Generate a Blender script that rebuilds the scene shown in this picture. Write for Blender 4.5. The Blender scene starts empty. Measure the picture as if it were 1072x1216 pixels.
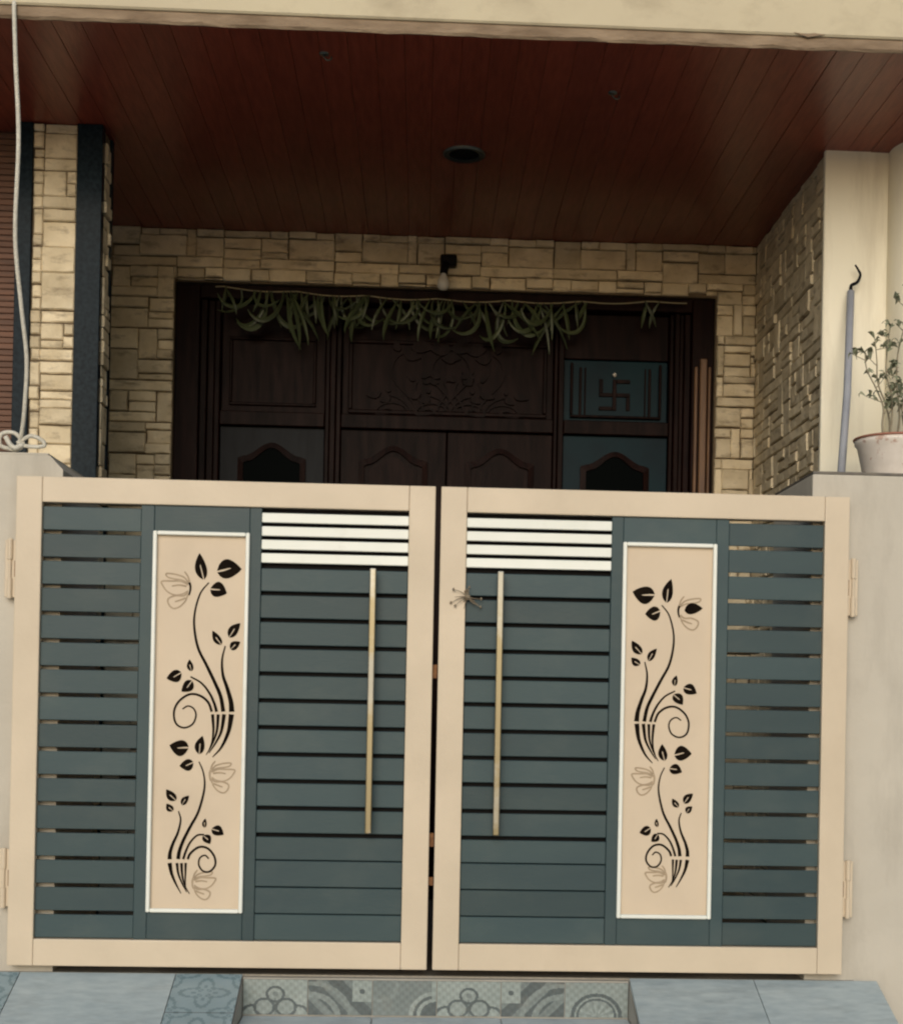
import bpy, bmesh, math, random
from mathutils import Vector, Matrix
R = math.radians
random.seed(7)
sc = bpy.context.scene

# ------------------------------------------------------------------ camera
cd = bpy.data.cameras.new("camera"); cam = bpy.data.objects.new("camera", cd)
sc.collection.objects.link(cam); sc.camera = cam
yaw, pitch, roll = R(2.649), R(0.331), R(1.103)
fw = Vector((math.sin(yaw)*math.cos(pitch), math.cos(yaw)*math.cos(pitch), math.sin(pitch)))
rt = Vector((math.cos(yaw), -math.sin(yaw), 0)); up = rt.cross(fw)
rt, up = rt*math.cos(roll)+up*math.sin(roll), up*math.cos(roll)-rt*math.sin(roll)
M = Matrix((rt, up, -fw)).transposed().to_4x4(); M.translation = Vector((-0.0516, -5.5, 0.9743))
cam.matrix_world = M
cd.sensor_fit = 'VERTICAL'; cd.sensor_height = 24.0; cd.lens = 1804/1216*24
cd.shift_x = -46.6/1216; cd.shift_y = 213.3/1216      # the photograph is a crop, so the lens axis is off centre
cd.clip_start = 0.05; cd.clip_end = 400
sc.render.resolution_x, sc.render.resolution_y = 902, 1024

# ------------------------------------------------------------------ light
w = bpy.data.worlds.new("World"); sc.world = w; w.use_nodes = True
wn = w.node_tree; bg = wn.nodes["Background"]
sky = wn.nodes.new("ShaderNodeTexSky"); sky.sky_type = 'NISHITA'; sky.sun_disc = False
SUN_EL, SUN_AZ = R(20), R(188)                # azimuth measured clockwise from +Y: behind the camera, to its left
sky.sun_elevation = SUN_EL; sky.sun_rotation = SUN_AZ
sky.air_density = 1.3; sky.dust_density = 1.6; sky.ozone_density = 1.0
wn.links.new(sky.outputs[0], bg.inputs[0]); bg.inputs[1].default_value = 0.085
sd = bpy.data.lights.new("sun", 'SUN'); so = bpy.data.objects.new("sun", sd); sc.collection.objects.link(so)
sd.energy = 1.5; sd.angle = R(38); sd.color = (1.0, 0.975, 0.93)
dsun = Vector((math.sin(SUN_AZ)*math.cos(SUN_EL), math.cos(SUN_AZ)*math.cos(SUN_EL), math.sin(SUN_EL)))
so.rotation_euler = dsun.to_track_quat('Z', 'Y').to_euler()
vs = sc.view_settings; vs.view_transform = 'Standard'; vs.look = 'None'; vs.exposure = 0.10; vs.gamma = 1.0
vs.use_curve_mapping = False
sc.cycles.filter_width = 2.2
sc.cycles.max_bounces = 7

# ------------------------------------------------------------------ helpers
def obj(name, bm, m=None, parent=None, loc=None, smooth=False):
    if isinstance(bm, bpy.types.Mesh): me = bm
    else:
        me = bpy.data.meshes.new(name); bmesh.ops.recalc_face_normals(bm, faces=bm.faces[:])
        bm.to_mesh(me); bm.free()
        if smooth:
            for p in me.polygons: p.use_smooth = True
    if m is not None and not me.materials: me.materials.append(m)
    o = bpy.data.objects.new(name, me); sc.collection.objects.link(o)
    if loc is not None: o.location = loc
    if parent is not None:
        o.parent = parent; o.matrix_parent_inverse = Matrix.Translation(-world_of(parent))
    return o
def world_of(p):
    v = Vector((0, 0, 0))
    while p is not None:
        v = v + p.location
        if p.parent is not None: v = v - world_of(p.parent)
        p = p.parent
    return v
def tag(o, label=None, cat=None, group=None, kind=None):
    if label: o['label'] = label
    if cat: o['category'] = cat
    if group: o['group'] = group
    if kind: o['kind'] = kind
    return o
def thing(name, label, cat, loc=(0, 0, 0), group=None):
    o = bpy.data.objects.new(name, None); sc.collection.objects.link(o); o.location = loc; o.empty_display_size = .1
    return tag(o, label, cat, group)
def box(bm, x0, x1, y0, y1, z0, z1, bev=0.0, seg=1):
    vs_ = [bm.verts.new((x, y, z)) for x in (x0, x1) for y in (y0, y1) for z in (z0, z1)]
    fs = [(0,1,3,2),(4,6,7,5),(0,4,5,1),(2,3,7,6),(0,2,6,4),(1,5,7,3)]
    faces = [bm.faces.new([vs_[i] for i in f]) for f in fs]
    if bev > 0:
        ed = list({e for f in faces for e in f.edges})
        bmesh.ops.bevel(bm, geom=ed, offset=bev, segments=seg, affect='EDGES', profile=.6)
    return bm
def B(*a, **k): return box(bmesh.new(), *a, **k)
def prism(bm, pts, y0, y1):
    """closed outline of (x, z) points extruded from y0 to y1 (y0 is the front)"""
    a = [bm.verts.new((x, y0, z)) for x, z in pts]; b = [bm.verts.new((x, y1, z)) for x, z in pts]
    n = len(pts)
    bm.faces.new(a); bm.faces.new(b[::-1])
    for i in range(n): bm.faces.new((a[i], b[i], b[(i+1) % n], a[(i+1) % n]))
    return bm
def smooth_pts(pts, n=6):
    """Catmull-Rom through the points"""
    P = [Vector(p) for p in pts]; P = [P[0]*2-P[1]] + P + [P[-1]*2-P[-2]]; out = []
    for i in range(1, len(P)-2):
        p0, p1, p2, p3 = P[i-1:i+3]
        for k in range(n):
            t = k/n
            out.append(.5*((2*p1)+(p2-p0)*t+(2*p0-5*p1+4*p2-p3)*t*t+(3*p1-p0-3*p2+p3)*t**3))
    out.append(P[-2]); return out
def tube(bm, pts, r0, r1=None, n=7, caps=True):
    r1 = r0 if r1 is None else r1
    P = [Vector(p) for p in pts]; rings = []; N = len(P)
    ref = None
    for i, p in enumerate(P):
        t = (P[min(i+1, N-1)]-P[max(i-1, 0)]).normalized()
        if ref is None: ref = t.orthogonal().normalized()
        ref = (ref - t*ref.dot(t)).normalized(); bn = t.cross(ref)
        r = r0+(r1-r0)*i/max(1, N-1)
        rings.append([bm.verts.new(p+(ref*math.cos(2*math.pi*k/n)+bn*math.sin(2*math.pi*k/n))*r) for k in range(n)])
    for a, b in zip(rings, rings[1:]):
        for k in range(n): bm.faces.new((a[k], a[(k+1) % n], b[(k+1) % n], b[k]))
    if caps: bm.faces.new(rings[0][::-1]); bm.faces.new(rings[-1])
    return bm
def lathe(bm, prof, c=(0, 0, 0), n=32, caps=False):
    rings = [[bm.verts.new((c[0]+r*math.cos(2*math.pi*k/n), c[1]+r*math.sin(2*math.pi*k/n), c[2]+z)) for k in range(n)] for r, z in prof]
    for a, b in zip(rings, rings[1:]):
        for k in range(n): bm.faces.new((a[k], a[(k+1) % n], b[(k+1) % n], b[k]))
    if caps: bm.faces.new(rings[0][::-1]); bm.faces.new(rings[-1])
    return bm

# ------------------------------------------------------------------ materials
def mat(name, c1, c2=None, rough=.5, metal=0., scale=8., stretch=(1, 1, 1), bump=0., bscale=60., rand=0., spec=.5, rvar=0., detail=5., attr=None, dirt=None):
    """principled with a two-tone noise colour, optional per-object tone, fine bump, soft stains"""
    m = bpy.data.materials.new(name); m.use_nodes = True; nt = m.node_tree; N, L = nt.nodes, nt.links
    b = N["Principled BSDF"]; b.inputs["Metallic"].default_value = metal; b.inputs["Roughness"].default_value = rough
    b.inputs["Specular IOR Level"].default_value = spec
    tc = N.new("ShaderNodeTexCoord"); geo = N.new("ShaderNodeNewGeometry")
    mp = N.new("ShaderNodeMapping"); mp.inputs["Scale"].default_value = stretch; L.new(geo.outputs["Position"], mp.inputs[0])
    oi = N.new("ShaderNodeObjectInfo")
    nz = N.new("ShaderNodeTexNoise"); nz.noise_dimensions = '4D' ; nz.inputs["Scale"].default_value = scale; nz.inputs["Detail"].default_value = detail
    L.new(mp.outputs[0], nz.inputs["Vector"])
    if rand > 0:
        mm = N.new("ShaderNodeMath"); mm.operation = 'MULTIPLY'; mm.inputs[1].default_value = 20.; L.new(oi.outputs["Random"], mm.inputs[0]); L.new(mm.outputs[0], nz.inputs["W"])
    mix = N.new("ShaderNodeMix"); mix.data_type = 'RGBA'
    mix.inputs["A"].default_value = (*c1, 1); mix.inputs["B"].default_value = (*(c2 or c1), 1)
    mr = N.new("ShaderNodeMapRange"); mr.inputs[1].default_value = .34; mr.inputs[2].default_value = .66
    L.new(nz.outputs["Fac"], mr.inputs[0]); L.new(mr.outputs[0], mix.inputs["Factor"])
    col = mix.outputs["Result"]
    if attr:
        at = N.new("ShaderNodeAttribute"); at.attribute_name = attr
        mu = N.new("ShaderNodeMix"); mu.data_type = 'RGBA'; mu.blend_type = 'MULTIPLY'; mu.inputs["Factor"].default_value = 1
        L.new(col, mu.inputs["A"]); L.new(at.outputs["Color"], mu.inputs["B"]); col = mu.outputs["Result"]
    if dirt:
        dc, ds, dlo, dhi, damt = dirt[:5]
        n2 = N.new("ShaderNodeTexNoise"); n2.inputs["Scale"].default_value = ds; n2.inputs["Detail"].default_value = 8; n2.inputs["Roughness"].default_value = .62
        mq = N.new("ShaderNodeMapping"); mq.inputs["Scale"].default_value = dirt[5] if len(dirt) > 5 else (1, 1, 1); L.new(geo.outputs["Position"], mq.inputs[0]); L.new(mq.outputs[0], n2.inputs["Vector"])
        m2 = N.new("ShaderNodeMapRange"); m2.inputs[1].default_value = dlo; m2.inputs[2].default_value = dhi; m2.inputs[4].default_value = damt
        L.new(n2.outputs["Fac"], m2.inputs[0])
        mu = N.new("ShaderNodeMix"); mu.data_type = 'RGBA'; mu.inputs["B"].default_value = (*dc, 1)
        L.new(m2.outputs[0], mu.inputs["Factor"]); L.new(col, mu.inputs["A"]); col = mu.outputs["Result"]
    if rand > 0:
        hv = N.new("ShaderNodeHueSaturation"); r1 = N.new("ShaderNodeMapRange"); r1.inputs[3].default_value = 1-rand; r1.inputs[4].default_value = 1+rand
        L.new(oi.outputs["Random"], r1.inputs[0]); L.new(r1.outputs[0], hv.inputs["Value"]); L.new(col, hv.inputs["Color"]); col = hv.outputs[0]
    L.new(col, b.inputs["Base Color"])
    if rvar > 0:
        r2 = N.new("ShaderNodeMapRange"); r2.inputs[3].default_value = rough-rvar; r2.inputs[4].default_value = rough+rvar
        L.new(nz.outputs["Fac"], r2.inputs[0]); L.new(r2.outputs[0], b.inputs["Roughness"])
    if bump > 0:
        n3 = N.new("ShaderNodeTexNoise"); n3.inputs["Scale"].default_value = bscale; n3.inputs["Detail"].default_value = 6; L.new(mp.outputs[0], n3.inputs["Vector"])
        bp = N.new("ShaderNodeBump"); bp.inputs["Strength"].default_value = bump; bp.inputs["Distance"].default_value = .01
        L.new(n3.outputs["Fac"], bp.inputs["Height"]); L.new(bp.outputs[0], b.inputs["Normal"])
    return m
CREAM = mat("cream_enamel", (.65,.55,.42), (.59,.50,.38), rough=.42, spec=.35, scale=3, rvar=.08, bump=.08, bscale=60, dirt=((.46,.38,.28), 3.2, .50, .78, .32))
SLATE = mat("slate_grey_enamel", (.041,.069,.078), (.049,.079,.085), rough=.42, spec=.22, scale=2.5, stretch=(1,1,3), rand=.14, rvar=.1, bump=.05, bscale=50, dirt=((.11,.13,.12), 3, .50, .80, .35, (1, 1, 1.5)))
WHITE = mat("white_enamel", (.82,.84,.79), (.76,.79,.73), rough=.4, scale=6, rand=.04, dirt=((.5,.5,.42), 10, .6, .8, .3))
PANEL = mat("cream_panel", (.65,.54,.41), (.60,.495,.375), rough=.5, spec=.3, scale=4, bump=.05, dirt=((.48,.40,.30), 4, .52, .8, .3))
INK = mat("dark_brown_cutout", (.006,.004,.003), (.012,.008,.005), rough=.7, scale=30, spec=.03)
SEPIA = mat("sepia_line", (.33,.25,.165), (.40,.31,.21), rough=.6, scale=40)
STEEL = mat("brushed_steel_handle", (.20,.20,.18), (.28,.27,.23), rough=.38, metal=1., scale=12, stretch=(1,1,.2), dirt=((.20,.17,.10), 2.5, .47, .53, .85))
RUST = mat("rusty_latch", (.16,.07,.03), (.28,.14,.06), rough=.7, metal=.4, scale=40, bump=.3)
STONE = mat("sandstone_cladding", (.74,.635,.45), (.55,.455,.30), rough=.88, scale=9, rand=.16, bump=1.0, bscale=24, detail=8, dirt=((.17,.125,.08), 9, .54, .72, .75, (1, 1, 2.6)))
GROUT = mat("stone_joint", (.11,.08,.048), (.15,.11,.065), rough=.95, scale=30)
GRANITE = mat("black_granite", (.008,.013,.018), (.018,.028,.036), rough=.2, scale=60, spec=.03, rvar=.04)
PVC = mat("maroon_wood_grain_board", (.25,.052,.030), (.17,.034,.020), rough=.30, scale=9, stretch=(7,.9,1), rand=.08, bump=.1, bscale=20, spec=.35, rvar=.05)
PAINT = mat("cream_wall_paint", (.60,.53,.375), (.54,.47,.335), rough=.8, scale=2, bump=.3, bscale=25, dirt=((.33,.27,.18), 3.0, .50, .72, .6, (1, 1, 1.6)))
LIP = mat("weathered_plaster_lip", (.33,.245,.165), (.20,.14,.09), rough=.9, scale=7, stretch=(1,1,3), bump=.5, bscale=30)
PILA = mat("pale_cream_pilaster_paint", (.87,.82,.67), (.82,.77,.62), rough=.7, scale=2, bump=.1, bscale=30, dirt=((.50,.44,.33), 4, .50, .76, .5, (3, 1, .4)))
PLAST = mat("pale_grey_plaster", (.57,.53,.455), (.50,.465,.40), rough=.85, scale=2.2, bump=.45, bscale=16, dirt=((.34,.31,.26), 3, .48, .74, .6, (2, 1, .5)))
SHADELINE = mat("shadowed_dirt_line", (.11,.10,.09), (.18,.16,.13), rough=.7, scale=20, bump=.3)  # dark tone carries shade as well as dirt
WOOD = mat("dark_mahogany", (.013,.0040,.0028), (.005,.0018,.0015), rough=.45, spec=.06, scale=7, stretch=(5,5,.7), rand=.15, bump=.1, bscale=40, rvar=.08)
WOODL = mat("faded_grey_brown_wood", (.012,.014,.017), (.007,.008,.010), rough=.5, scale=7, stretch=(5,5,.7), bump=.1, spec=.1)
WOOD2 = mat("worn_brown_wood", (.16,.075,.025), (.09,.04,.016), rough=.5, scale=8, stretch=(6,6,.7), bump=.15)
TEAL = mat("teal_glass", (.003,.022,.030), (.003,.013,.020), rough=.35, scale=4, spec=.06)
DARKG = mat("dark_window_glass", (.002,.003,.003), rough=.5, spec=.01)
LEAFG = mat("drying_mango_leaf", (.034,.048,.018), (.054,.066,.028), rough=.5, scale=20, rand=.35)
STRING = mat("cotton_string", (.30,.26,.16), rough=.9)
ROPE = mat("white_nylon_rope", (.70,.68,.60), (.58,.55,.47), rough=.8, scale=60, bump=.6, bscale=160)
BLACK = mat("black_plastic", (.006,.006,.007), rough=.5, spec=.08)
GLASSB = mat("milky_bulb_glass", (.55,.53,.48), (.48,.46,.42), rough=.15, scale=10)
BRONZE = mat("dull_rim_metal", (.10,.11,.10), rough=.35, metal=.7)
BLIND = mat("brown_bamboo_blind", (.16,.075,.045), (.10,.05,.032), rough=.7, scale=12, stretch=(.6,1,8), rand=.15)
PIPE = mat("blue_grey_pipe", (.36,.38,.43), (.28,.30,.35), rough=.5, spec=.2, scale=10)
POT = mat("white_speckled_pot", (.80,.74,.68), (.72,.66,.60), rough=.6, scale=25, dirt=((.45,.27,.2), 30, .58, .66, .75))
POTRED = mat("terracotta_rim", (.36,.15,.10), (.28,.12,.08), rough=.6, scale=20)
SOIL = mat("potting_soil", (.05,.035,.02), (.09,.06,.04), rough=1, scale=40, bump=1, bscale=60)
TWIG = mat("plant_twig", (.24,.21,.15), (.32,.28,.20), rough=.8, scale=30)
PLEAF = mat("small_green_leaf", (.13,.15,.09), (.22,.23,.15), rough=.6, scale=20, rand=.35)
BLUEST = mat("blue_grey_ramp_stone", (.42,.49,.51), (.34,.41,.44), rough=.4, scale=16, stretch=(1,2.5,2.5), bump=.12, bscale=35, rvar=.12, rand=.06, spec=.3, dirt=((.22,.26,.28), 5, .50, .75, .7, (1, 3, 1)))
TILE = mat("patterned_tile_glaze", (.95,.95,.95), (.80,.82,.82), rough=.35, scale=14, attr="Col", bump=.08, dirt=((.22,.21,.18), 12, .56, .8, .5))
TREAD = mat("pale_step_stone", (.60,.66,.67), (.50,.57,.60), rough=.5, scale=14, bump=.2, dirt=((.26,.28,.27), 9, .5, .75, .5))
CONC = mat("rough_concrete", (.44,.42,.38), (.36,.34,.30), rough=.95, scale=3, bump=.6, bscale=18, dirt=((.26,.24,.20), 1.4, .5, .7, .5))
FLOOR = mat("porch_floor_granite", (.28,.26,.22), (.34,.31,.27), rough=.25, scale=80)
DRY = mat("dried_flower", (.16,.12,.08), (.26,.22,.16), rough=.9, scale=40)

# ------------------------------------------------------------------ setting: ground, steps, ramps
tag(obj('road', B(-60, 60, -60, 60, -.9, -.50), CONC), kind='structure')
def pattern_tile(name, x0, x1, z0, z1, fn, n, parent, place, m=TILE):
    """thin tile whose print is carried by a fine grid; place(u,v,h) -> world point, h is height off the bed"""
    bm = bmesh.new(); cl = bm.loops.layers.color.new("Col")
    nu, nv = n; g = 0.0015
    grid = [[bm.verts.new(place(x0+g+(x1-x0-2*g)*i/nu, z0+g+(z1-z0-2*g)*j/nv, .006)) for j in range(nv+1)] for i in range(nu+1)]
    def face(vs_, c):
        f = bm.faces.new(vs_)
        for l in f.loops: l[cl] = (*c, 1)
    for i in range(nu):
        for j in range(nv):
            face((grid[i][j], grid[i+1][j], grid[i+1][j+1], grid[i][j+1]), fn((i+.5)/nu, (j+.5)/nv))
    back = [bm.verts.new(place(a, b, 0)) for a, b in ((x0+g, z0+g), (x1-g, z0+g), (x1-g, z1-g), (x0+g, z1-g))]
    e = (.3, .3, .3)
    face([grid[i][0] for i in range(nu, -1, -1)]+[back[0], back[1]], e); face([grid[nu][j] for j in range(nv, -1, -1)]+[back[1], back[2]], e)
    face([grid[i][nv] for i in range(nu+1)]+[back[2], back[3]], e); face([grid[0][j] for j in range(nv+1)]+[back[3], back[0]], e)

    return obj(name, bm, m, parent)
LT, MD, DK = (.58,.62,.61), (.46,.50,.50), (.33,.37,.38)
def mixc(a, b, t): return tuple(x+(y-x)*t for x, y in zip(a, b))
def p_fleur(u, v):
    x, y = (u-.5), v*.62
    for cx, cy, r in ((0, .36, .13), (-.17, .13, .15), (.17, .13, .15), (-.36, .0, .16), (.36, .0, .16)):
        d = math.hypot(x-cx, y-cy)
        if abs(d-r) < .022 and not any(math.hypot(x-a, y-b) < c-.02 for a, b, c in ((0,.36,.13),(-.17,.13,.15),(.17,.13,.15)) if (a, b) != (cx, cy)): return DK
    if math.hypot(x, y-.37) < .045 or math.hypot(x, y-.16) < .03: return MD
    if abs(x) < .014 and y < .3: return MD
    return mixc(LT, MD, .25) if math.hypot(x, y-.1) < .3 else LT
def p_diag(u, v):
    if u > .70 and v > .38:
        return DK if math.hypot(u-.85, (v-.68)*.62) < .045 else LT
    s = (u + v*.62*.9) % .42
    d = math.hypot(u-.05, (v+.1)*.62)
    if abs(d-.42) < .05 or abs(d-.62) < .04: return mixc(MD, LT, .35)
    return DK if s < .25 else MD
def p_rings(u, v):
    x, y = u-1.0, v*.62
    d = math.hypot(x, y); e = math.hypot(u-.1, y-.55)
    if abs(d-.40) < .035: return LT
    if abs(d-.28) < .03: return LT
    if abs(e-.28) < .03: return mixc(MD, LT, .4)
    if u > .93 and v > .5: return LT
    return MD if (d > .4) else DK
def p_dome(u, v):
    x, y = u-.5, v*.62; d = math.hypot(x, y-.02)
    if abs(d-.38) < .03 or abs(d-.30) < .018: return DK
    if d < .3: return mixc(MD, LT, .4) if (int((math.atan2(y, x)+4)*4) % 2) else LT
    return mixc(LT, MD, .2)
def fine(f):
    def g(u, v):
        c = f(u, v); k = math.sin(u*44)*math.sin(v*27); e = math.sin((u+v)*61)*math.sin((u-v)*53)
        return tuple(x*(1+.07*k-.06*(e > .35)) for x in c)
    return g
def mirror(f): return lambda u, v: f(1-u, v)
def p_damask(u, v):
    s = 0
    for (cx, cy) in ((.5,.5),(0,0),(1,0),(0,1),(1,1)):
        x, y = u-cx, v-cy; d = math.hypot(x, y); a = math.atan2(y, x)
        if abs(d-(.26+.10*math.cos(4*a))) < .035: s = 1
        if abs(d-(.12+.05*math.cos(8*a))) < .03: s = 1
    return (.47,.56,.59) if s else (.58,.66,.69)

st = tag(bpy.data.objects.new('step', None), kind='structure'); sc.collection.objects.link(st); st.location = (0, -.3, -.5)
XL, XR = -.665, .722
obj('step_body', box(box(box(bmesh.new(), XL, XR, -.01, .02, -.5, -.036), XL, XR, -.40, -.0101, -.5, -.19), XL, XR, -.80, -.4001, -.5, -.35), CONC, st)
fns = [p_fleur, p_diag, p_rings, p_fleur, mirror(p_diag), p_dome]
tw = (XR-XL)/6
for k, f in enumerate(fns):
    pattern_tile('riser_tile', XL+k*tw, XL+(k+1)*tw, -.168, -.040, fine(f), (72, 44), st, lambda u, v, h: (u, -.0105-h, v))
for k in range(3):
    a = XL+k*(XR-XL)/3
    obj('tread_slab', B(a+.002, a+(XR-XL)/3-.002, -.402, -.0175, -.1899, -.172, bev=.002), TREAD, st)
    obj('tread_slab', B(a+.002, a+(XR-XL)/3-.002, -.802, -.404, -.3499, -.332, bev=.002), TREAD, st)
# ramps either side of the step (for the car wheels)
SL = .375
def rz(y): return -.022 + SL*y
def ramp(x0, x1, cols, label):
    r = bpy.data.objects.new('ramp', None); sc.collection.objects.link(r); r.location = ((x0+x1)/2, -.6, -.5); r['kind'] = 'structure'; r['label'] = label
    ye = -1.28
    bm = bmesh.new(); pr = [(.02, -.5), (ye, -.5), (ye, rz(ye)-.02), (.02, rz(0)-.02)]
    a = [bm.verts.new((x0, y, z)) for y, z in pr]; b = [bm.verts.new((x1, y, z)) for y, z in pr]
    bm.faces.new(a); bm.faces.new(b[::-1])
    for i in range(4): bm.faces.new((a[i], b[i], b[(i+1) % 4], a[(i+1) % 4]))
    obj('ramp_body', bm, CONC, r)
    nrm = Vector((0, -SL, 1)).normalized()
    for (c0, c1, kind, ln) in cols:
        y = 0.0
        while y > ye+.05:
            y2 = max(ye, y-ln)
            if kind == 'pat':
                pattern_tile('patterned_tile', c0, c1, y2, y, p_damask, (40, 40), r,
                             lambda u, v, h: Vector((u, v, rz(v)-.02))+nrm*(.012+h))
            else:
                bm = bmesh.new(); box(bm, c0+.0015, c1-.0015, y2+.0015, y-.0015, 0, .018)
                for v in bm.verts: v.co = Vector((v.co.x, v.co.y, rz(v.co.y)-.02))+nrm*v.co.z
                obj('ramp_slab', bm, BLUEST, r)
            y = y2
    return r
ramp(-2.8, XL-.002, [(-2.8,-2.1,'slab',.6), (-2.1,-1.87,'pat',.23), (-1.87,-1.665,'pat',.23), (-1.665,-1.455,'pat',.23), (-1.455,-.905,'slab',.6), (-.905,XL-.003,'pat',.24)], 'blue grey stone ramp with patterned tile borders, left of the tiled step')
ramp(XR+.002, 1.64, [(XR+.003,1.18,'slab',.62), (1.18,1.635,'slab',.44)], 'blue grey stone ramp right of the tiled step')
tag(obj('porch_floor', B(-3, 1.56, .021, 2.3, -.5, -.03), FLOOR), kind='structure')

# ------------------------------------------------------------------ the house
house = thing('house', 'porch front of a house with maroon boarded ceiling, sandstone cladding and cream fascia', 'house', (0, 2, -.03))
# structural masses (parts)
wall_back = obj('back_wall', box(box(box(bmesh.new(), -3.2, -1.29, 2.0, 2.4, -.5, 3.4), 1.38, 3.2, 2.0, 2.4, -.5, 3.4), -1.29, 1.38, 2.0, 2.4, 3.0, 3.4), GROUT, house)
side_wall = obj('side_wall', B(1.583, 1.80, .68, 1.999, -.5, 3.32), GROUT, house)
pilaster = obj('pilaster', B(1.563, 1.83, .65, .679, -.5, 3.30, bev=.004), PILA, house)
obj('round_column', lathe(bmesh.new(), [(.20, -.5), (.20, 3.256)], (2.025, .62, 0), 40), PILA, house, smooth=True)
obj('side_infill_wall', B(1.832, 4.2, .80, 1.0, -.5, 3.3), PILA, house)
fascia = obj('fascia', B(-4.2, 4.2, -.32, -.18, 3.293, 4.3, bev=.006), PAINT, house)
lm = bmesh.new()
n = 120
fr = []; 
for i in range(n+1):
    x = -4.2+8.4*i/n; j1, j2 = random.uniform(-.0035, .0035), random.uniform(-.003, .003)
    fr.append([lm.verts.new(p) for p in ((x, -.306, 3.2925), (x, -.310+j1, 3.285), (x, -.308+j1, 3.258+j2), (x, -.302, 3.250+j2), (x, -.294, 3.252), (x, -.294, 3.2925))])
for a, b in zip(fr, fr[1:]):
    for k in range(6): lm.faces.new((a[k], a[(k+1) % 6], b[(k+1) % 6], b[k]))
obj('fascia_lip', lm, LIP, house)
obj('roof_slab', B(-4.2, 4.2, -.179, 2.6, 3.30, 3.6), PAINT, house)
# cracked plaster chip near the right end of the lip
cm = bmesh.new(); prism(cm, [(1.19,3.30),(1.215,3.292),(1.24,3.285),(1.27,3.291),(1.30,3.296),(1.26,3.300),(1.235,3.296)], -.3225, -.3195)
obj('plaster_chip', cm, LIP, fascia)
# ceiling boards running front to back
ceil = obj('ceiling_frame', B(-3.2, 4.0, -.178, 2.0, 3.272, 3.2905), BLACK, house)
brd = B(-.0494, .0494, -.2935, 1.998, 3.256, 3.2715, bev=.0009); bme = None
x = -3.1
while x < 3.4:
    if bme is None: o = obj('ceiling_board', brd, PVC, ceil, (x, 0, 0)); bme = o.data
    else: o = obj('ceiling_board', bme, None, ceil, (x, 0, 0))
    o.location.z = random.uniform(-.0012, .0012); x += .10
# recessed round lamp (unlit) and two little hooks
lamp = tag(obj('ceiling_lamp', lathe(bmesh.new(), [(.062, .0), (.082, -.008), (.088, -.002), (.088, .012)], (.087, .83, 3.250), 36), BRONZE, None, smooth=True), 'round recessed ceiling lamp, unlit, in the maroon porch ceiling', 'lamp')
obj('lamp_well', lathe(bmesh.new(), [(.062, 0), (.058, .004), (.001, .004)], (.087, .83, 3.2495), 36), BLACK, lamp)
for hx, hy, lab in ((-.436, -.105, 'small metal ceiling hook, left one near the fascia'), (.622, .144, 'small metal ceiling hook, right of the round lamp')):
    bm = tube(bmesh.new(), smooth_pts([(hx, hy, 3.256), (hx, hy, 3.243), (hx+.012, hy, 3.232), (hx+.024, hy, 3.236), (hx+.026, hy, 3.246)], 4), .003)
    lathe(bm, [(.018, 3.256), (.017, 3.251), (.001, 3.250)], (hx, hy, 0), 14)
    tag(obj('ceiling_hook', bm, BRONZE, smooth=True), lab, 'hook', 'hooks in the porch ceiling')

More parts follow.
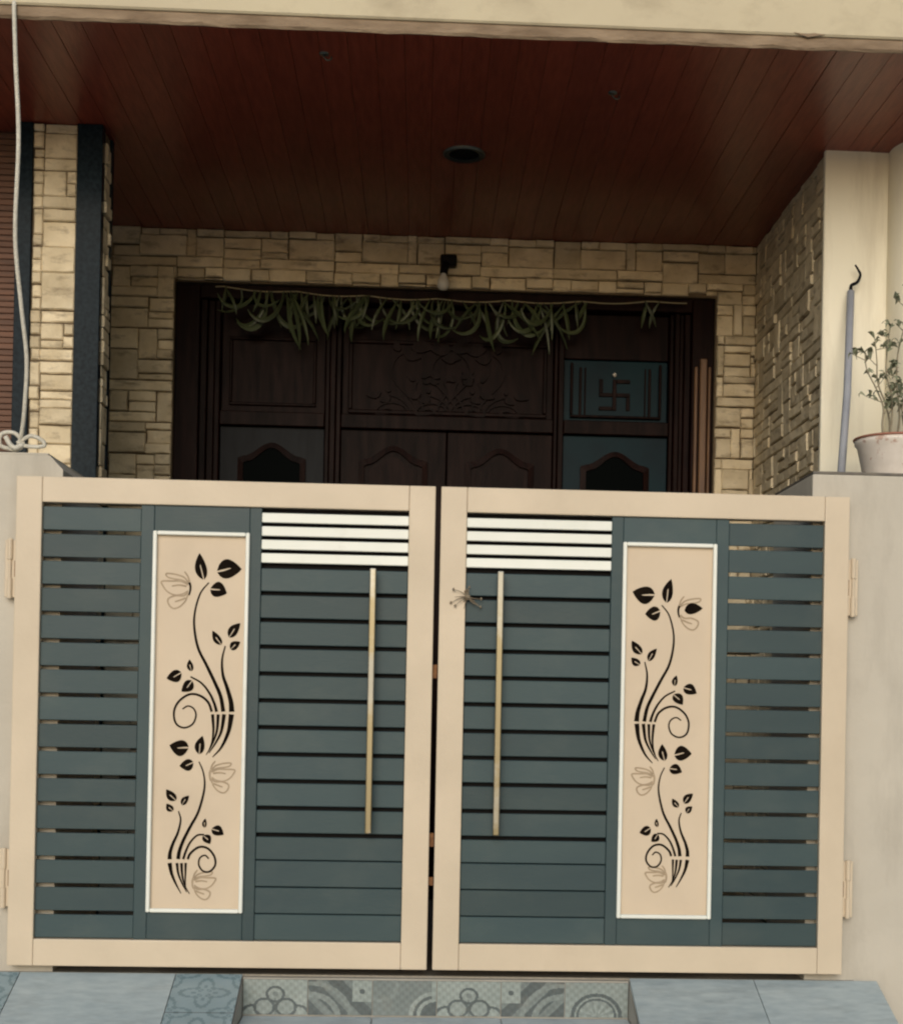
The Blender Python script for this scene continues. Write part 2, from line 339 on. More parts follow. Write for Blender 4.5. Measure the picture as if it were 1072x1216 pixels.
# ---- stone cladding
GA = [(0,0,7,1),(7,0,5,1),(0,1,3,3),(3,1,5,2),(8,1,1,3),(9,1,3,2),(3,3,2,3),(5,3,3,1),(9,3,3,1),(0,4,3,2),(5,4,4,2),(9,4,3,1),(9,5,3,1)]
GB = [(0,0,4,2),(4,0,8,1),(4,1,3,2),(7,1,5,2),(0,2,4,1),(0,3,5,1),(5,3,2,3),(7,3,3,1),(10,3,2,2),(0,4,2,2),(2,4,3,1),(7,4,3,2),(2,5,3,1),(10,5,2,1)]
TU, TV = .54, .3065
def cladding(parent, place, u0, u1, v0, v1, phase_u, skip=None, vsplit=1.72, m=STONE, hs=(.009, .013, .018, .024, .030)):
    """place(u, v, h) -> world; stones above vsplit are single parts, those hidden behind the gate one joined part"""
    low = bmesh.new(); rnd = random.Random(int(phase_u*1000)+5)
    j0 = math.floor((v0-3.065)/TV)-1
    for j in range(j0, 4):
        for i in range(-8, 10):
            G = GA if (i+j) % 2 == 0 else GB
            G2 = []
            for (a, b, c, d) in G:
                if d >= 2 and rnd.random() < .42:
                    f = rnd.choice((.34, .5, .66)); G2 += [(a, b, c, d*f), (a, b+d*f, c, d*(1-f))]
                else: G2.append((a, b, c, d))
            for (a, b, c, d) in G2:
                s0 = phase_u+i*TU+a*TU/12; s1 = s0+c*TU/12; t0 = 3.065+j*TV+b*TV/6; t1 = t0+d*TV/6
                h = rnd.choice(hs); tl = [rnd.uniform(-.003, .003) for _ in range(4)]
                jit = [rnd.uniform(-.0022, .0022) for _ in range(4)]
                cs0, cs1, ct0, ct1 = max(s0, u0), min(s1, u1), max(t0, v0), min(t1, v1)
                rects = [(cs0, cs1, ct0, ct1)]
                if skip and cs1 > skip[0] and cs0 < skip[1] and ct0 < skip[2]:
                    rects = [(cs0, min(cs1, skip[0]), ct0, ct1), (max(cs0, skip[1]), cs1, ct0, ct1), (max(cs0, skip[0]), min(cs1, skip[1]), max(ct0, skip[2]), ct1)]
                for (cs0, cs1, ct0, ct1) in rects:
                    if cs1-cs0 < .012 or ct1-ct0 < .010: continue
                    gb = rnd.choice((.0018, .0035, .0065)); gl = rnd.choice((.0008, .0016, .0045))
                    q0 = [(cs0+gl, ct0+gb), (cs1-.0008, ct0+gb), (cs1-.0008, ct1-.001), (cs0+gl, ct1-.001)]; q = []
                    for k in range(4):
                        P0, P1 = q0[k], q0[(k+1) % 4]; Lk = math.hypot(P1[0]-P0[0], P1[1]-P0[1]); ns = 3 if Lk > .12 else 2
                        for s_ in range(ns):
                            f_ = s_/ns; jx, jy = (rnd.uniform(-.0022, .0022), rnd.uniform(-.0022, .0022)) if s_ else (0, 0)
                            q.append((P0[0]+(P1[0]-P0[0])*f_+jx, P0[1]+(P1[1]-P0[1])*f_+jy))
                    ce = ((cs0+cs1)/2, (ct0+ct1)/2); ta, tb = rnd.uniform(-.03, .03), rnd.uniform(-.03, .03)
                    def ins(p, e): return (p[0]+(e if p[0] < ce[0] else -e), p[1]+(e if p[1] < ce[1] else -e))
                    bm = low if ct1 < vsplit else bmesh.new()
                    rings = []
                    for e, hh in ((0, 0), (0, h-.006), (.0045, h)):
                        rings.append([bm.verts.new(place(*ins(p, e), hh+((p[0]-ce[0])*ta+(p[1]-ce[1])*tb if hh == h else 0))) for k, p in enumerate(q)])
                    for A, C in zip(rings, rings[1:]):
                        for k in range(len(A)): bm.faces.new((A[k], A[(k+1) % len(A)], C[(k+1) % len(A)], C[k]))
                    bm.faces.new(rings[-1])
                    if bm is not low:
                        bm.faces.new(rings[0][::-1]); obj('stone', bm, m, parent)
    if len(low.faces): obj('stone', low, m, parent)['kind'] = 'stuff'
    else: low.free()
cladding(wall_back, lambda u, v, h: (u, 2.0-h, v), -2.2, 1.578, -.03, 3.256, -1.595, skip=(-1.292, 1.384, 3.003))
cladding(side_wall, lambda u, v, h: (1.583-h, u, v), .682, 1.976, -.03, 3.256, .68, hs=(.008, .010, .012, .015))
# stone pillar in black granite edging
pil = obj('stone_pillar', B(-1.70, -1.372, .668, .848, -.03, 3.25), GROUT, house)
obj('granite_edge', B(-1.704, -1.642, .648, .70, -.03, 3.254, bev=.002), GRANITE, pil)
obj('granite_edge', B(-1.466, -1.366, .648, .70, -.03, 3.2541, bev=.002), GRANITE, pil)
obj('granite_edge', B(-1.3719, -1.362, .815, .86, -.03, 3.2542, bev=.002), GRANITE, pil)
cladding(pil, lambda u, v, h: (u, .668-h, v), -1.641, -1.467, -.03, 3.255, -1.60, hs=(.006, .009, .012, .016))
cladding(pil, lambda u, v, h: (-1.371+h*.5, u, v), .701, .814, -.03, 3.20, .61)

# ---- door set
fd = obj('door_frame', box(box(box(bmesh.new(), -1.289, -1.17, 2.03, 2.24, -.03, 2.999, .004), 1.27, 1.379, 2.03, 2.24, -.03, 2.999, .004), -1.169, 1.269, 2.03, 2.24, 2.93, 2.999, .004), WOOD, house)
def strip(x0, x1, z0, z1, y=2.06, m=WOOD, name='moulding', d=.08, p=fd): return obj(name, B(x0, x1, y, y+d, z0, z1, bev=.004), m, p)
for x0, x1, y in ((-1.168,-1.135,2.05),(-1.133,-1.10,2.07),(-1.098,-1.072,2.06),(-.552,-.53,2.075),(-.528,-.50,2.06),(-.498,-.474,2.075),(.586,.605,2.075),(.607,.635,2.06),(1.165,1.185,2.07),(1.187,1.212,2.05),(1.214,1.235,2.07),(1.237,1.268,2.06)):
    strip(x0, x1, -.03, 2.929, y)
strip(1.283, 1.300, -.03, 2.66, 2.018, WOOD2, d=.011); strip(1.310, 1.345, -.03, 2.70, 2.014, WOOD2, d=.015); strip(1.352, 1.366, -.03, 2.66, 2.018, WOOD2, d=.011)
for a, b in ((-1.07,-.554), (-.472,.584), (.637,1.163)): strip(a, b, 2.315, 2.385, 2.065, WOOD, 'transom_rail')
strip(-1.07, -.554, 2.386, 2.928, 2.11, WOOD, 'transom_panel', .03); strip(-.472, .584, 2.386, 2.928, 2.11, WOOD, 'transom_panel', .03)
strip(.637, 1.163, 2.70, 2.928, 2.11, WOOD, 'transom_panel', .03)
strip(.637, 1.163, 2.386, 2.698, 2.12, TEAL, 'teal_pane', .01)
for a, b in ((-.44,.552),): # beaded frame round the carved transom
    for q in ((a, b, 2.395, 2.415), (a, b, 2.745, 2.765), (a, a+.02, 2.416, 2.744), (b-.02, b, 2.416, 2.744)): strip(*q, 2.095, WOOD, 'moulding', .014)
for q in ((-1.03, -.60, 2.42, 2.435), (-1.03, -.60, 2.745, 2.76), (-1.03,-1.015,2.436,2.744), (-.615,-.60,2.436,2.744), (.67,1.13,2.405,2.418), (.67,.683,2.419,2.68), (1.117,1.13,2.419,2.68)): strip(*q, 2.095, WOOD, 'moulding', .014)
def arch_pts(x0, x1, z0, z1, sh=.06, n=16):
    """ogee headed panel outline"""
    pts = [(x0, z0), (x1, z0), (x1, z1-sh*1.3)]
    xm, hw = (x0+x1)/2, (x1-x0)/2
    for k in range(n+1):
        t = 1-2*k/n
        pts.append((xm+hw*.86*t, z1-sh*(1-math.cos(math.pi*abs(t)))/2*1.15))
    pts.append((x0, z1-sh*1.3)); return pts
def arch_frame(bm, o, i, y0, y1):
    n = len(o)
    va = [[bm.verts.new((x, y, z)) for x, z in P] for P, y in ((o, y0+.006), (i, y0), (o, y1), (i, y1))]
    for k in range(n):
        l = (k+1) % n
        bm.faces.new((va[0][k], va[0][l], va[1][l], va[1][k])); bm.faces.new((va[1][k], va[1][l], va[3][l], va[3][k])); bm.faces.new((va[0][l], va[0][k], va[2][k], va[2][l]))
    return bm
DSTART = 2.313
def leaf_door(x0, x1, glass=None, field=WOOD, label=None):
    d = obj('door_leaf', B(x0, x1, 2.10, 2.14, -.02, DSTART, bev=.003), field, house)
    if label: d['label'] = label
    m0 = .09
    for z0, z1 in ((1.30, 2.235), (.18, 1.16)):
        o = arch_pts(x0+m0, x1-m0, z0, z1); i = arch_pts(x0+m0+.028, x1-m0-.028, z0+.028, z1-.026)
        obj('panel_moulding', arch_frame(bmesh.new(), o, i, 2.082, 2.0995), field if glass is None else WOOD, d)
        if glass: obj('arched_pane', prism(bmesh.new(), arch_pts(x0+m0+.029, x1-m0-.029, z0+.029, z1-.027), 2.094, 2.0995), DARKG, d)
        else:
            obj('raised_panel', prism(bmesh.new(), arch_pts(x0+m0+.055, x1-m0-.055, z0+.06, z1-.055, .05), 2.088, 2.0995), WOOD, d)
    return d
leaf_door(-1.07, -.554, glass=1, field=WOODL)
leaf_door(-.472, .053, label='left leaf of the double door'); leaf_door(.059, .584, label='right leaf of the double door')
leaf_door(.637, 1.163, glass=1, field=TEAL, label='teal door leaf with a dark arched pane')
obj('backing', B(-1.289, 1.379, 2.241, 2.30, -.03, 3.0), BLACK, house)

# ------------------------------------------------------------------ scroll art (measured in mm from the panel centre)
STROKES = [([(27, 501), (-2, 462), (-20, 396), (-21, 336), (-6, 265), (24, 206), (54, 146), (77, 94), (88, 39)], 4.2, 14.4), ([(90, 275), (80, 225), (84, 170), (100, 124), (114, 76), (118, 39)], 4.2, 19.2), ([(-31, 162), (8, 140), (37, 105), (55, 68), (64, 38)], 5.4, 10.8), ([(47, 38), (33, 72), (3, 95), (-33, 99), (-68, 76), (-86, 43), (-85, 7), (-72, -14), (-47, -21), (-20, -7), (-9, 23), (-17, 47), (-38, 57), (-57, 46)], 9.0, 4.8), ([(117, 30), (108, -31), (84, -88), (53, -125)], 18.8, 3.1), ([(91, 30), (82, -32), (62, -75), (40, -110)], 13.8, 2.5), ([(70, 29), (66, -32), (49, -82), (30, -117)], 11.3, 2.5), ([(50, 29), (54, -26), (50, -69), (37, -107)], 11.3, 2.5), ([(5, -142), (20, -176), (27, -219), (22, -263), (5, -325), (-21, -375), (-45, -425), (-58, -463), (-62, -492)], 3.8, 13.8), ([(-64, -320), (-56, -351), (-64, -395), (-82, -438), (-91, -470), (-92, -493)], 3.8, 15.0), ([(29, -403), (4, -406), (-20, -431), (-35, -463), (-44, -492)], 5.6, 8.8), ([(-28, -492), (-18, -470), (11, -448), (42, -452), (66, -480), (70, -511), (52, -534), (28, -534), (12, -512), (15, -487), (33, -477), (47, -489)], 8.8, 5.0), ([(-92, -506), (-84, -544), (-68, -581), (-49, -615)], 15.0, 2.5), ([(-66, -506), (-60, -544), (-45, -581), (-29, -610)], 10.0, 2.5), ([(-50, -506), (-46, -550), (-36, -587), (-19, -616)], 10.0, 2.5), ([(-35, -505), (-35, -543), (-35, -574), (-32, -599)], 8.8, 1.9)]
LEAVES = [((9, 511), (-8, 606), 42.1), ((56, 541), (143, 552), 69.2), ((33, 478), (92, 464), 55.3), ((76, 279), (44, 329), 27.7), ((103, 306), (142, 358), 34.9), ((109, 263), (143, 291), 30.1), ((-28, 182), (-36, 224), 22.9), ((-64, 176), (-116, 154), 43.3), ((-25, 148), (-62, 108), 39.7), ((-33, -92), (-101, -85), 57.7), ((5, -115), (16, -49), 35.1), ((-15, -145), (-64, -159), 41.4), ((-74, -282), (-109, -243), 31.3), ((-53, -298), (-28, -264), 23.8), ((-84, -320), (-107, -294), 25.1), ((29, -378), (32, -345), 16.3), ((55, -382), (98, -402), 37.6), ((26, -406), (51, -436), 31.3)]

# butterflies seen from the side: body place, the way the wings point, size; wing outlines in mm
BUTTERFLIES = [(-38, 478, -1, 1.0), (44, -190, 1, .86), (-10, -578, 1, .80)]
WINGS = [[(8, 22), (24, 40), (54, 50), (86, 52), (82, 40), (60, 34), (30, 30), (8, 18)],
         [(8, 14), (34, 26), (66, 26), (102, 24), (98, 8), (82, -12), (56, -24), (28, -20), (8, -8)],
         [(8, -14), (24, -26), (52, -26), (78, -38), (76, -58), (60, -72), (38, -66), (18, -46), (8, -22)],
         [(14, 8), (40, 12), (66, 8)], [(16, -34), (36, -42), (54, -48)],
         [(4, 24), (10, 44), (22, 60)]]
def ribbon(bm, pts, w0, w1, y0, y1, n=6):
    P = smooth_pts([(p[0], 0, p[1]) for p in pts], n); N = len(P); Lr = []; Rr = []
    for i, p in enumerate(P):
        t = (P[min(i+1, N-1)]-P[max(i-1, 0)]).normalized(); nn = Vector((-t.z, 0, t.x))
        f = i/(N-1); hw = (w0+(w1-w0)*f)/2
        Lr.append((p+nn*hw)); Rr.append((p-nn*hw))
    rows = []
    for a, b in zip(Lr, Rr):
        rows.append([bm.verts.new((q.x, y, q.z)) for q, y in ((a, y0), (b, y0), (b, y1), (a, y1))])
    for a, b in zip(rows, rows[1:]):
        for k in range(4): bm.faces.new((a[k], a[(k+1) % 4], b[(k+1) % 4], b[k]))
    bm.faces.new(rows[0][::-1]); bm.faces.new(rows[-1]); return bm
def leaf_cut(bm, b, t, wd, y0, y1, notch=True, n=10):
    b = Vector((b[0], 0, b[1])); t = Vector((t[0], 0, t[1])); ax = t-b; L = ax.length; ax.normalize(); nn = Vector((-ax.z, 0, ax.x))
    side = lambda s: [b+ax*(L*k/n)+nn*(s*wd/2*math.sin(math.pi*(k/n)**.75)**.85 + wd*.10*math.sin(math.pi*k/n)) for k in range(n+1)]
    A, C = side(1), side(-1)
    if notch:
        A[0] = b+nn*wd*.20; C[0] = b-nn*wd*.20
        mid = [b+ax*L*.50+nn*wd*.10, b+ax*L*.22+nn*wd*.02]
        for h, ee in ((A, 1), (C, -1)):     # two halves meeting beyond the vein slit
            pl = h[:]; 
            inner = [b+nn*ee*wd*.045, b+ax*L*.25+nn*(ee*wd*.05+wd*.04), b+ax*L*.52+nn*(wd*.10+ee*.002)]
            cl_ = [b+ax*L*q+nn*wd*.10*math.sin(math.pi*q) for q in (.6, .75, .9)]
            outline = pl[1:] + cl_[::-1] + inner[::-1]
            pts = [(p.x, p.z) for p in outline]
            prism(bm, pts, y0, y1)
        return bm
    pts = [(p.x, p.z) for p in A]+[(p.x, p.z) for p in C[-2:0:-1]]
    return prism(bm, pts, y0, y1)

# ------------------------------------------------------------------ the gate
def gate_leaf(sg, label):
    """sg=-1 left leaf (x from -1.5 to -.01), +1 right leaf"""
    g = thing('gate_leaf', label, 'gate', (sg*1.5, 0, 0), 'two leaves of the driveway gate')
    def X(a, b): return (min(sg*a, sg*b), max(sg*a, sg*b))      # a, b measured outward from the meeting line
    def bx(name, a, b, y0, y1, z0, z1, m, bev=.003, par=g, seg=1):
        x0, x1 = X(a, b); return obj(name, B(x0, x1, y0, y1, z0, z1, bev=bev, seg=seg), m, par)
    bx('frame_stile', 1.409, 1.5, -.026, .024, 0, 1.742, CREAM, .004, seg=2)
    bx('frame_stile', .010, .104, -.026, .024, 0, 1.742, CREAM, .004, seg=2)
    bx('frame_rail', .1045, 1.4085, -.0255, .0235, 1.651, 1.742, CREAM, .004, seg=2)
    bx('frame_rail', .1045, 1.4085, -.0255, .0235, 0, .0955, CREAM, .004, seg=2)
    # dark frame that carries the picture panel
    bx('panel_surround', 1.0135, 1.060, -.014, .016, .096, 1.6505, SLATE, .002)
    bx('panel_surround', .631, .6735, -.014, .016, .096, 1.6505, SLATE, .002)
    bx('panel_surround', .674, 1.013, -.0135, .0155, 1.556, 1.650, SLATE, .002)
    bx('panel_surround', .674, 1.013, -.0135, .0155, .0965, .197, SLATE, .002)
    # picture panel
    pc = sg*.8435
    pn = bx('picture_panel', .676, 1.011, -.010, .006, .199, 1.554, PANEL, 0)
    for q in ((.672, .686, .195, 1.558), (1.001, 1.015, .195, 1.558), (.6865, 1.0005, 1.544, 1.558), (.6865, 1.0005, .195, .209)):
        bx('panel_bead', q[0], q[1], -.030, -.0141, q[2], q[3], WHITE, .003, pn)
    def mp(p):
        if sg < 0: return (p[0]/1000., p[1]/1000.)
        return (-p[0]*.93/1000., p[1]*.918/1000.-.004)
    sc_ = 1 if sg < 0 else .93
    loc = (pc, 0, .8765)
    for pts, w0, w1 in STROKES:
        obj('scroll_stem', ribbon(bmesh.new(), [mp(p) for p in pts], w0*sc_/1000, w1*sc_/1000, -.0118, -.0101), INK, pn, loc)
    for b, t, wd in LEAVES:
        obj('scroll_leaf', leaf_cut(bmesh.new(), mp(b), mp(t), wd*sc_/1000, -.012, -.0101), INK, pn, loc)
    for k, (bx0, bz0, s_, w_) in enumerate(BUTTERFLIES):
        bm = bmesh.new(); T = lambda q: mp((bx0+s_*q[0]*w_, bz0+q[1]*w_))
        for i, l in enumerate(WINGS):
            if sg > 0 and k == 0 and i in (1, 3): continue
            ribbon(bm, [T(q) for q in l], .0062, .0045, -.0115-.0002*i, -.0101)
        o = obj('scroll_butterfly', bm, SEPIA, pn, loc)
        bm = bmesh.new(); ribbon(bm, [T(q) for q in ((4, 22), (0, 8), (1, -10), (5, -24))], .0085, .005, -.0120, -.0101)
        if sg > 0 and k == 0: leaf_cut(bm, T((24, 4)), T((96, 14)), .040, -.012, -.0101, notch=False)
        obj('butterfly_body', bm, INK if k == 0 else SEPIA, pn, loc)
    # outer bay: sixteen slats
    p = (1.650-.097)/16
    m0 = None
    for k in range(16):
        z0 = .097+k*p
        o = bx('slat', 1.0605, 1.4085, -.009, -.001, z0+.0015, z0+p-.0125, SLATE, .002)
        o.rotation_euler.x = 0
    # inner bay: white slats above dark slats
    for k in range(4):
        z0 = 1.449+k*.0482
        bx('white_slat', .1045, .6305, -.019, -.009, z0+.004, z0+.0385, WHITE, .0025)
    q = (1.447-.097)/14
    for k in range(14):
        z0 = .097+k*q; gap = .0135 if k > 2 else (.0025 if k else .002)
        bx('slat', .1045, .6305, -.011, -.003, z0+.001, z0+q-gap, SLATE, .0025)
    bx('backing_sheet', .1048, .6300, .020, .022, .0965, 1.6503, BLACK, 0)
    # pull handle
    hx = .228
    h = bx('handle', hx-.0115, hx+.0115, -.075, -.053, .49, 1.437, STEEL, .004, seg=2)
    for z in (.60, 1.30):
        x0, x1 = X(hx-.008, hx+.008); obj('handle_standoff', B(x0, x1, -.0518, -.0125, z-.01, z+.01), STEEL, h)
    # hinges on the outer stile
    for z0, z1 in ((1.31, 1.515), (.205, .41)):
        hg = bx('hinge', 1.5005, 1.543, .004, .020, z0, z1, CREAM, .002)
        x = sg*1.524
        bm = bmesh.new(); lathe(bm, [(.009, z0-.004), (.0095, z0), (.0095, z0+(z1-z0)*.33), (.006, z0+(z1-z0)*.335), (.006, z0+(z1-z0)*.66), (.0095, z0+(z1-z0)*.665), (.0095, z1), (.009, z1+.004)], (x, .001, 0), 14, True)
        obj('hinge_knuckle', bm, CREAM, hg, smooth=False)
        x0, x1 = X(1.503, 1.509); obj('hinge_slot', B(x0, x1, .0022, .0039, z0+(z1-z0)*.36, z0+(z1-z0)*.64), RUST, hg)
    return g
GL = gate_leaf(-1, 'left leaf of the cream framed gate, flower panel left of its handle')
GR = gate_leaf(1, 'right leaf of the cream framed gate, dried sprig stuck beside its handle')
for z0, z1, y in ((1.05, 1.10, .005), (.44, .49, .006), (.30,.33,.006)):
    obj('latch', B(-.0095, .0075, y, y+.012, z0, z1, bev=.001), RUST, GL)
# dried sprig pushed between frame and slats
bm = bmesh.new(); c = Vector((.112, -.035, 1.345)); rr = random.Random(3)
for k in range(17):
    a = rr.uniform(0, 2*math.pi); L = rr.uniform(.025, .062)
    d = Vector((math.cos(a)*L*1.2, rr.uniform(-.02, .012), math.sin(a)*L*.75))
    tube(bm, smooth_pts([c, c+d*.5+Vector((0, -.004, rr.uniform(-.006, .006))), c+d], 3), .0022, .0008, 5)
    if k % 2 == 0: lathe(bm, [(.0005, -.006), (.005, 0), (.0005, .007)], tuple(c+d), 6)
tube(bm, [(.106, -.0265, 1.345), (.112, -.035, 1.345)], .004)
lathe(bm, [(.001, -.012), (.010, -.004), (.010, .005), (.001, .011)], tuple(c), 8)
tag(obj('dried_sprig', bm, DRY), 'small dried flower sprig stuck on the edge of the right gate leaf', 'dried flower')

# ------------------------------------------------------------------ boundary walls
wl = thing('boundary_wall', 'pale plaster wall holding the left gate hinges, white rope knotted on top', 'wall', (-2.4, .3, -.5))
bm = bmesh.new(); prism(bm, [(-4.2, -.5), (-1.352, -.5), (-1.352, 1.775), (-1.40, 1.826), (-4.2, 1.826)], .035, .646)
for f in bm.faces: pass
obj('wall_body', bm, PLAST, wl); obj('wall_top_strip', B(-4.2, -1.405, .035, .646, 1.8262, 1.834, bev=.001), PLAST, wl)
wr = thing('boundary_wall', 'pale plaster wall holding the right gate hinges, potted plant on top', 'wall', (2.4, .3, -.5))
obj('wall_body', B(1.376, 4.2, .035, .646, -.5, 1.832, bev=.006, seg=2), PLAST, wr)
obj('wall_top_strip', B(1.378, 4.2, .037, .646, 1.8322, 1.843, bev=.002), SHADELINE, wr)  # dark strip added for the dirty line below the pilaster, its shade in the colour

# ------------------------------------------------------------------ blind at the left of the pillar
bl = thing('slatted_blind', 'brown slatted blind hanging left of the stone pillar', 'blind', (-2.3, .8, -.03))
z = 1.2; me_ = None
while z < 3.24:
    if me_ is None: o = obj('blind_slat', B(-3.1, -1.71, -.004, .004, -.011, .011, bev=.002), BLIND, bl, (0, .76, z)); me_ = o.data
    else: o = obj('blind_slat', me_, None, bl, (0, .76+random.uniform(-.002, .002), z))
    z += .0245
obj('blind_cord', B(-1.95, -1.94, .75, .7555, 1.2, 3.25), STRING, bl)
obj('blind_backing', B(-3.1, -1.71, .77, .775, -.03, 3.25), BLIND, bl)

# ------------------------------------------------------------------ rope
rp = [(-1.464,-.316,3.30), (-1.462,-.322,3.262), (-1.462,-.29,3.1), (-1.458,-.25,2.86), (-1.476,-.20,2.55), (-1.470,-.13,2.33), (-1.462,-.07,2.15), (-1.478,-.02,2.0), (-1.495,.02,1.92), (-1.515,.055,1.868), (-1.54,.08,1.845)]
rope = tag(obj('rope', tube(bmesh.new(), smooth_pts(rp, 8), .0075, .0078, 8), ROPE, smooth=True), 'white rope hanging from the fascia down to the left gate post', 'rope')
bm = bmesh.new()
tube(bm, smooth_pts([(-1.54,.06,1.848),(-1.58,.05,1.86),(-1.575,.045,1.90),(-1.53,.045,1.905),(-1.50,.05,1.87),(-1.52,.05,1.846),(-1.56,.06,1.852)], 6), .0078, .0078, 8)
tube(bm, smooth_pts([(-1.52,.05,1.87),(-1.47,.04,1.895),(-1.43,.045,1.88),(-1.425,.05,1.862),(-1.46,.05,1.858),(-1.51,.052,1.862)], 6), .0075, .0075, 8)
tube(bm, smooth_pts([(-1.56,.042,1.89),(-1.54,.035,1.86),(-1.52,.036,1.85),(-1.50,.05,1.866)], 6), .009, .009, 8)
obj('knot', bm, ROPE, rope, smooth=True)

# ------------------------------------------------------------------ bulb and holder above the door
lb = tag(obj('wall_bulb', B(.005, .085, 1.925, 1.985, 3.10, 3.155, bev=.006), BLACK), 'bare white bulb in a black holder above the door garland', 'bulb')
bm = tube(bmesh.new(), smooth_pts([(.035, 1.95, 3.11), (.028, 1.925, 3.095), (.024, 1.91, 3.07), (.022, 1.905, 3.052)], 4), .022, .019, 12)
obj('bulb_holder', bm, BLACK, lb, smooth=True)
obj('bulb_glass', lathe(bmesh.new(), [(.013, .052), (.016, .040), (.027, .018), (.031, 0), (.028, -.016), (.017, -.028), (.001, -.032)], (.021, 1.905, 3.000), 20), GLASSB, lb, smooth=True)

# ------------------------------------------------------------------ leaf garland across the door head
def sx(x):  # height of the string
    return 2.975 - .028*math.sin(math.pi*(x+1.07)/2.3) - .012*abs(math.sin(9*x))
gar = tag(obj('leaf_garland', tube(bmesh.new(), [(-1.09+.04*k, 1.975, sx(-1.09+.04*k)) for k in range(59)], .003, .003, 5), STRING), 'garland of drying mango leaves strung across the dark door head', 'garland')
def hang_leaf(L, wd, curl, side):
    bm = bmesh.new(); n = 7; rows = []
    for k in range(n+1):
        t = k/n; hw = wd/2*math.sin(math.pi*min(1, t*.94+.04))**.8
        z = -L*t; xo = side*curl*math.sin(math.pi*t*.55)*L; y = -.012*math.sin(math.pi*t)
        rows.append([bm.verts.new((xo-hw, y+.004, z)), bm.verts.new((xo, y-.003, z)), bm.verts.new((xo+hw, y+.004, z))])
    for a, b in zip(rows, rows[1:]):
        for k in range(2): bm.faces.new((a[k], a[k+1], b[k+1], b[k]))
    bm.normal_update(); me = bpy.data.meshes.new('garland_leaf'); bm.to_mesh(me); bm.free(); me.materials.append(LEAFG); return me
def hook_leaf(L, wd, s):
    bm = bmesh.new(); n = 10; rows = []
    for k in range(n+1):
        t = k/n; hw = wd/2*math.sin(math.pi*(t*.9+.06))**.7
        a = t*2.3; c = Vector((s*L*.36*(1-math.cos(a)), -.015*math.sin(math.pi*t), -L*.45*math.sin(min(a, 2.6))*1.15)); nn = Vector((math.cos(a), 0, s*math.sin(a)*.8)).normalized()
        rows.append([bm.verts.new(c-nn*hw+Vector((0, .004, 0))), bm.verts.new(c), bm.verts.new(c+nn*hw+Vector((0, .004, 0)))])
    for a, b_ in zip(rows, rows[1:]):
        for k in range(2): bm.faces.new((a[k], a[k+1], b_[k+1], b_[k]))
    me = bpy.data.meshes.new('garland_leaf'); bm.to_mesh(me); bm.free(); me.materials.append(LEAFG); return me
LM = [hang_leaf(.20, .020, .16, s) for s in (-1, 1)]+[hang_leaf(.23, .021, .32, s) for s in (-1, 1)]+[hang_leaf(.15, .020, .05, s) for s in (-1, 1)]+[hang_leaf(.24, .023, -.26, 1)]+[hook_leaf(.27, .020, s) for s in (-1, 1)]*2
rg = random.Random(11)
spots = []
x = -1.04
while x < 1.20:
    if -1.0 < x < -.93 or (.74 < x < .98): dens = 0 if x > 0 else .4
    elif x > .98: dens = .7 if x < 1.12 else 0
    else: dens = 1
    if rg.random() < dens: spots.append(x)
    x += rg.choice((.018, .024, .034, .06))
for i, x in enumerate(spots):
    for s in ((-1, 1) if rg.random() < .6 else (rg.choice((-1, 1)),)):
        me = rg.choice(LM); o = obj('garland_leaf', me, None, gar, (x+s*.006, 1.968+rg.uniform(-.012, .008), sx(x)-.002))
        long_ = 1.25 if (-.86 < x < -.70 or .22 < x < .36 or .5 < x < .66) else rg.uniform(.65, 1.05)
        o.scale = (1, 1, long_*1.0); o.rotation_euler = (rg.uniform(-.12, .06), s*rg.uniform(-.05, .55), rg.uniform(-.7, .7))

# ------------------------------------------------------------------ pipe with hook leaning on the pilaster
bm = tube(bmesh.new(), [(1.553, .30, 1.846), (1.612, .44, 2.22), (1.664, .60, 2.665)], .0155, .0150, 12)
pp = tag(obj('leaning_pipe', bm, PIPE, smooth=True), 'thin blue grey pipe with a dark hook, leaning on the cream pilaster', 'pipe')
bm = tube(bmesh.new(), smooth_pts([(1.664, .60, 2.66), (1.666, .60, 2.69), (1.690, .60, 2.705), (1.702, .60, 2.735), (1.692, .60, 2.757), (1.680, .60, 2.775)], 5), .008, .004, 8)
obj('hook', bm, BLACK, pp, smooth=True)

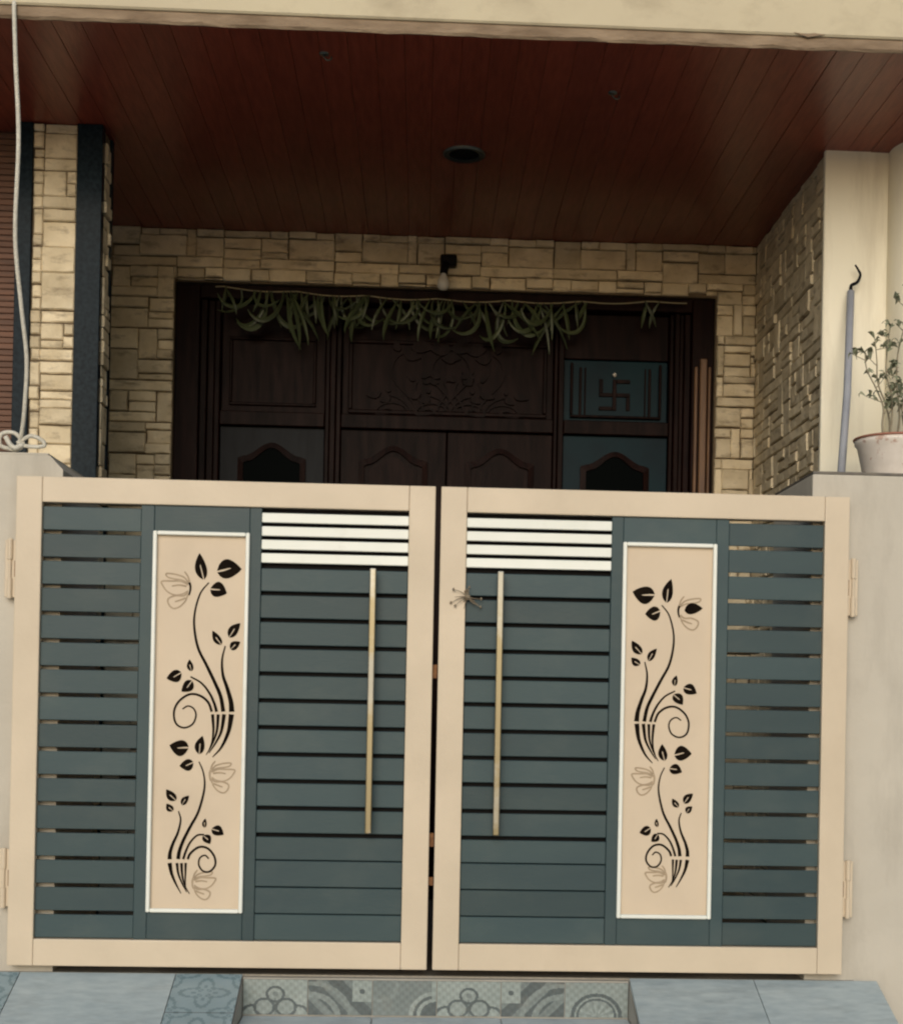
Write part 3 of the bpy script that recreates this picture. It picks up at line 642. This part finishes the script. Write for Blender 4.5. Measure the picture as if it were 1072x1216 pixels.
# ------------------------------------------------------------------ potted plant on the right wall
px, py, pz = 1.745, .22, 1.8435
pt = thing('potted_plant', 'small leafy plant in a white speckled pot with red rim on the right wall', 'potted plant', (px, py, pz))
pot = obj('pot', lathe(bmesh.new(), [(.001, .0), (.118, .0), (.122, .006), (.148, .125), (.158, .135), (.158, .150), (.140, .150), (.135, .12), (.001, .12)], (px, py, pz), 40), POT, pt, smooth=False)
for p_ in pot.data.polygons: p_.use_smooth = True
obj('pot_rim', lathe(bmesh.new(), [(.1585, .150), (.163, .151), (.164, .156), (.160, .159), (.142, .158), (.141, .151)], (px, py, pz), 40), POTRED, pt, smooth=True)
obj('soil', lathe(bmesh.new(), [(.134, .128), (.07, .136), (.001, .138)], (px, py, pz), 24), SOIL, pt)
def small_leaf(L, wd):
    bm = bmesh.new(); n = 4; rows = []
    for k in range(n+1):
        t = k/n; hw = wd/2*math.sin(math.pi*(t*.92+.04)); rows.append([bm.verts.new((-hw, t*L, .12*hw+.02*math.sin(t*3))), bm.verts.new((0, t*L, .02*math.sin(t*3)-.002)), bm.verts.new((hw, t*L, .12*hw+.02*math.sin(t*3)))])
    for a, b in zip(rows, rows[1:]):
        for k in range(2): bm.faces.new((a[k], a[k+1], b[k+1], b[k]))
    me = bpy.data.meshes.new('plant_leaf'); bm.to_mesh(me); bm.free(); me.materials.append(PLEAF); return me
SLM = [small_leaf(.034, .017), small_leaf(.028, .014), small_leaf(.042, .018)]
rp_ = random.Random(21)
stems = [(-.06, -.10, .34, -.10), (-.03, -.02, .46, -.02), (0, .03, .60, .03), (.03, -.03, .52, .10), (.07, .02, .40, .18), (-.02, .05, .42, -.07), (.0, -.06, .28, .04)]
for (dx, dy, hh, lean) in stems:
    b0 = Vector((px+dx, py+dy*.6, pz+.13)); pts = [b0+Vector((lean*t**1.4+.012*math.sin(9*t+dx*40), dy*.3*t, hh*t)) for t in (0, .2, .4, .6, .8, 1)]
    bm = bmesh.new(); P = smooth_pts(pts, 4); tube(bm, P, .0045, .0018, 6)
    tips = [P[-1]]
    twigs = []
    for q in range(6, len(P)-1, 3):
        a = rp_.uniform(0, 6.28); d = Vector((math.cos(a), math.sin(a)*.7, rp_.uniform(.2, .9)))*rp_.uniform(.03, .07)
        tube(bm, [P[q], P[q]+d*.6, P[q]+d], .002, .001, 5); twigs.append((P[q], d))
    stm = obj('plant_stem', bm, TWIG, pt)
    for q0, d in twigs+[(P[-3], P[-1]-P[-3])]:
        for u in (.5, .8, 1.0):
            for _ in range(2):
                if rp_.random() < .3: continue
                o = obj('plant_leaf', rp_.choice(SLM), None, stm, tuple(q0+d*u)); o.rotation_euler = (rp_.uniform(-.7, 1.1), rp_.uniform(-.8, .8), rp_.uniform(0, 6.28)); o.scale = [rp_.uniform(.7, 1.2)]*3

# ---- carved relief on the door transom, and small motifs on the teal pane
tr = [o for o in bpy.data.objects if o.name.startswith('transom_panel')][1]
bm = bmesh.new()
for ci, (sgn, cx) in enumerate(((1, -.20), (-1, .31), (1, .0), (-1, .14))):
    for pts, w0, w1 in STROKES[:4]:
        q = [(cx+sgn*p[0]*.00115, 2.41+(p[1]-30)*.00062) for p in pts if p[1] > 0]
        if len(q) > 2: ribbon(bm, q, .006, .012, 2.098-.0013*ci, 2.1098, 3)
    for b, t, wd in LEAVES[:9]: leaf_cut(bm, (cx+sgn*b[0]*.0012, 2.41+(b[1]-30)*.00062), (cx+sgn*t[0]*.0013, 2.41+(t[1]-30)*.00062), wd*.0009, 2.0935-.0011*ci, 2.1097, notch=False, n=6)
obj('carving', bm, WOOD, fd)
for q in ((.715,.729,2.41,2.66),(.742,.750,2.41,2.66),(1.065,1.079,2.41,2.66),(1.046,1.053,2.41,2.66)):
    obj('pane_bar', B(q[0], q[1], 2.112, 2.1198, q[2], q[3], bev=.002), WOOD, fd)
em = bmesh.new(); ex, ez, a_, w_ = .895, 2.525, .078, .0095
for q in ((-w_, w_, -a_, a_), (-a_, -w_-.0005, -w_, w_), (w_+.0005, a_, -w_, w_), (w_+.0005, a_, a_-2*w_, a_), (-a_, -w_-.0005, -a_, -a_+2*w_), (-a_, -a_+2*w_, w_+.0005, a_), (a_-2*w_, a_, -a_, -w_-.0005)):
    box(em, ex+q[0], ex+q[1], 2.110, 2.1197, ez+q[2], ez+q[3], .0015)
obj('pane_emblem', em, WOOD, fd)
obj('pane_stud', lathe(bmesh.new(), [(.001, .012), (.009, .006), (.011, 0), (.009, -.006), (.001, -.012)], (.893, 2.104, 2.625), 10), GLASSB, fd)
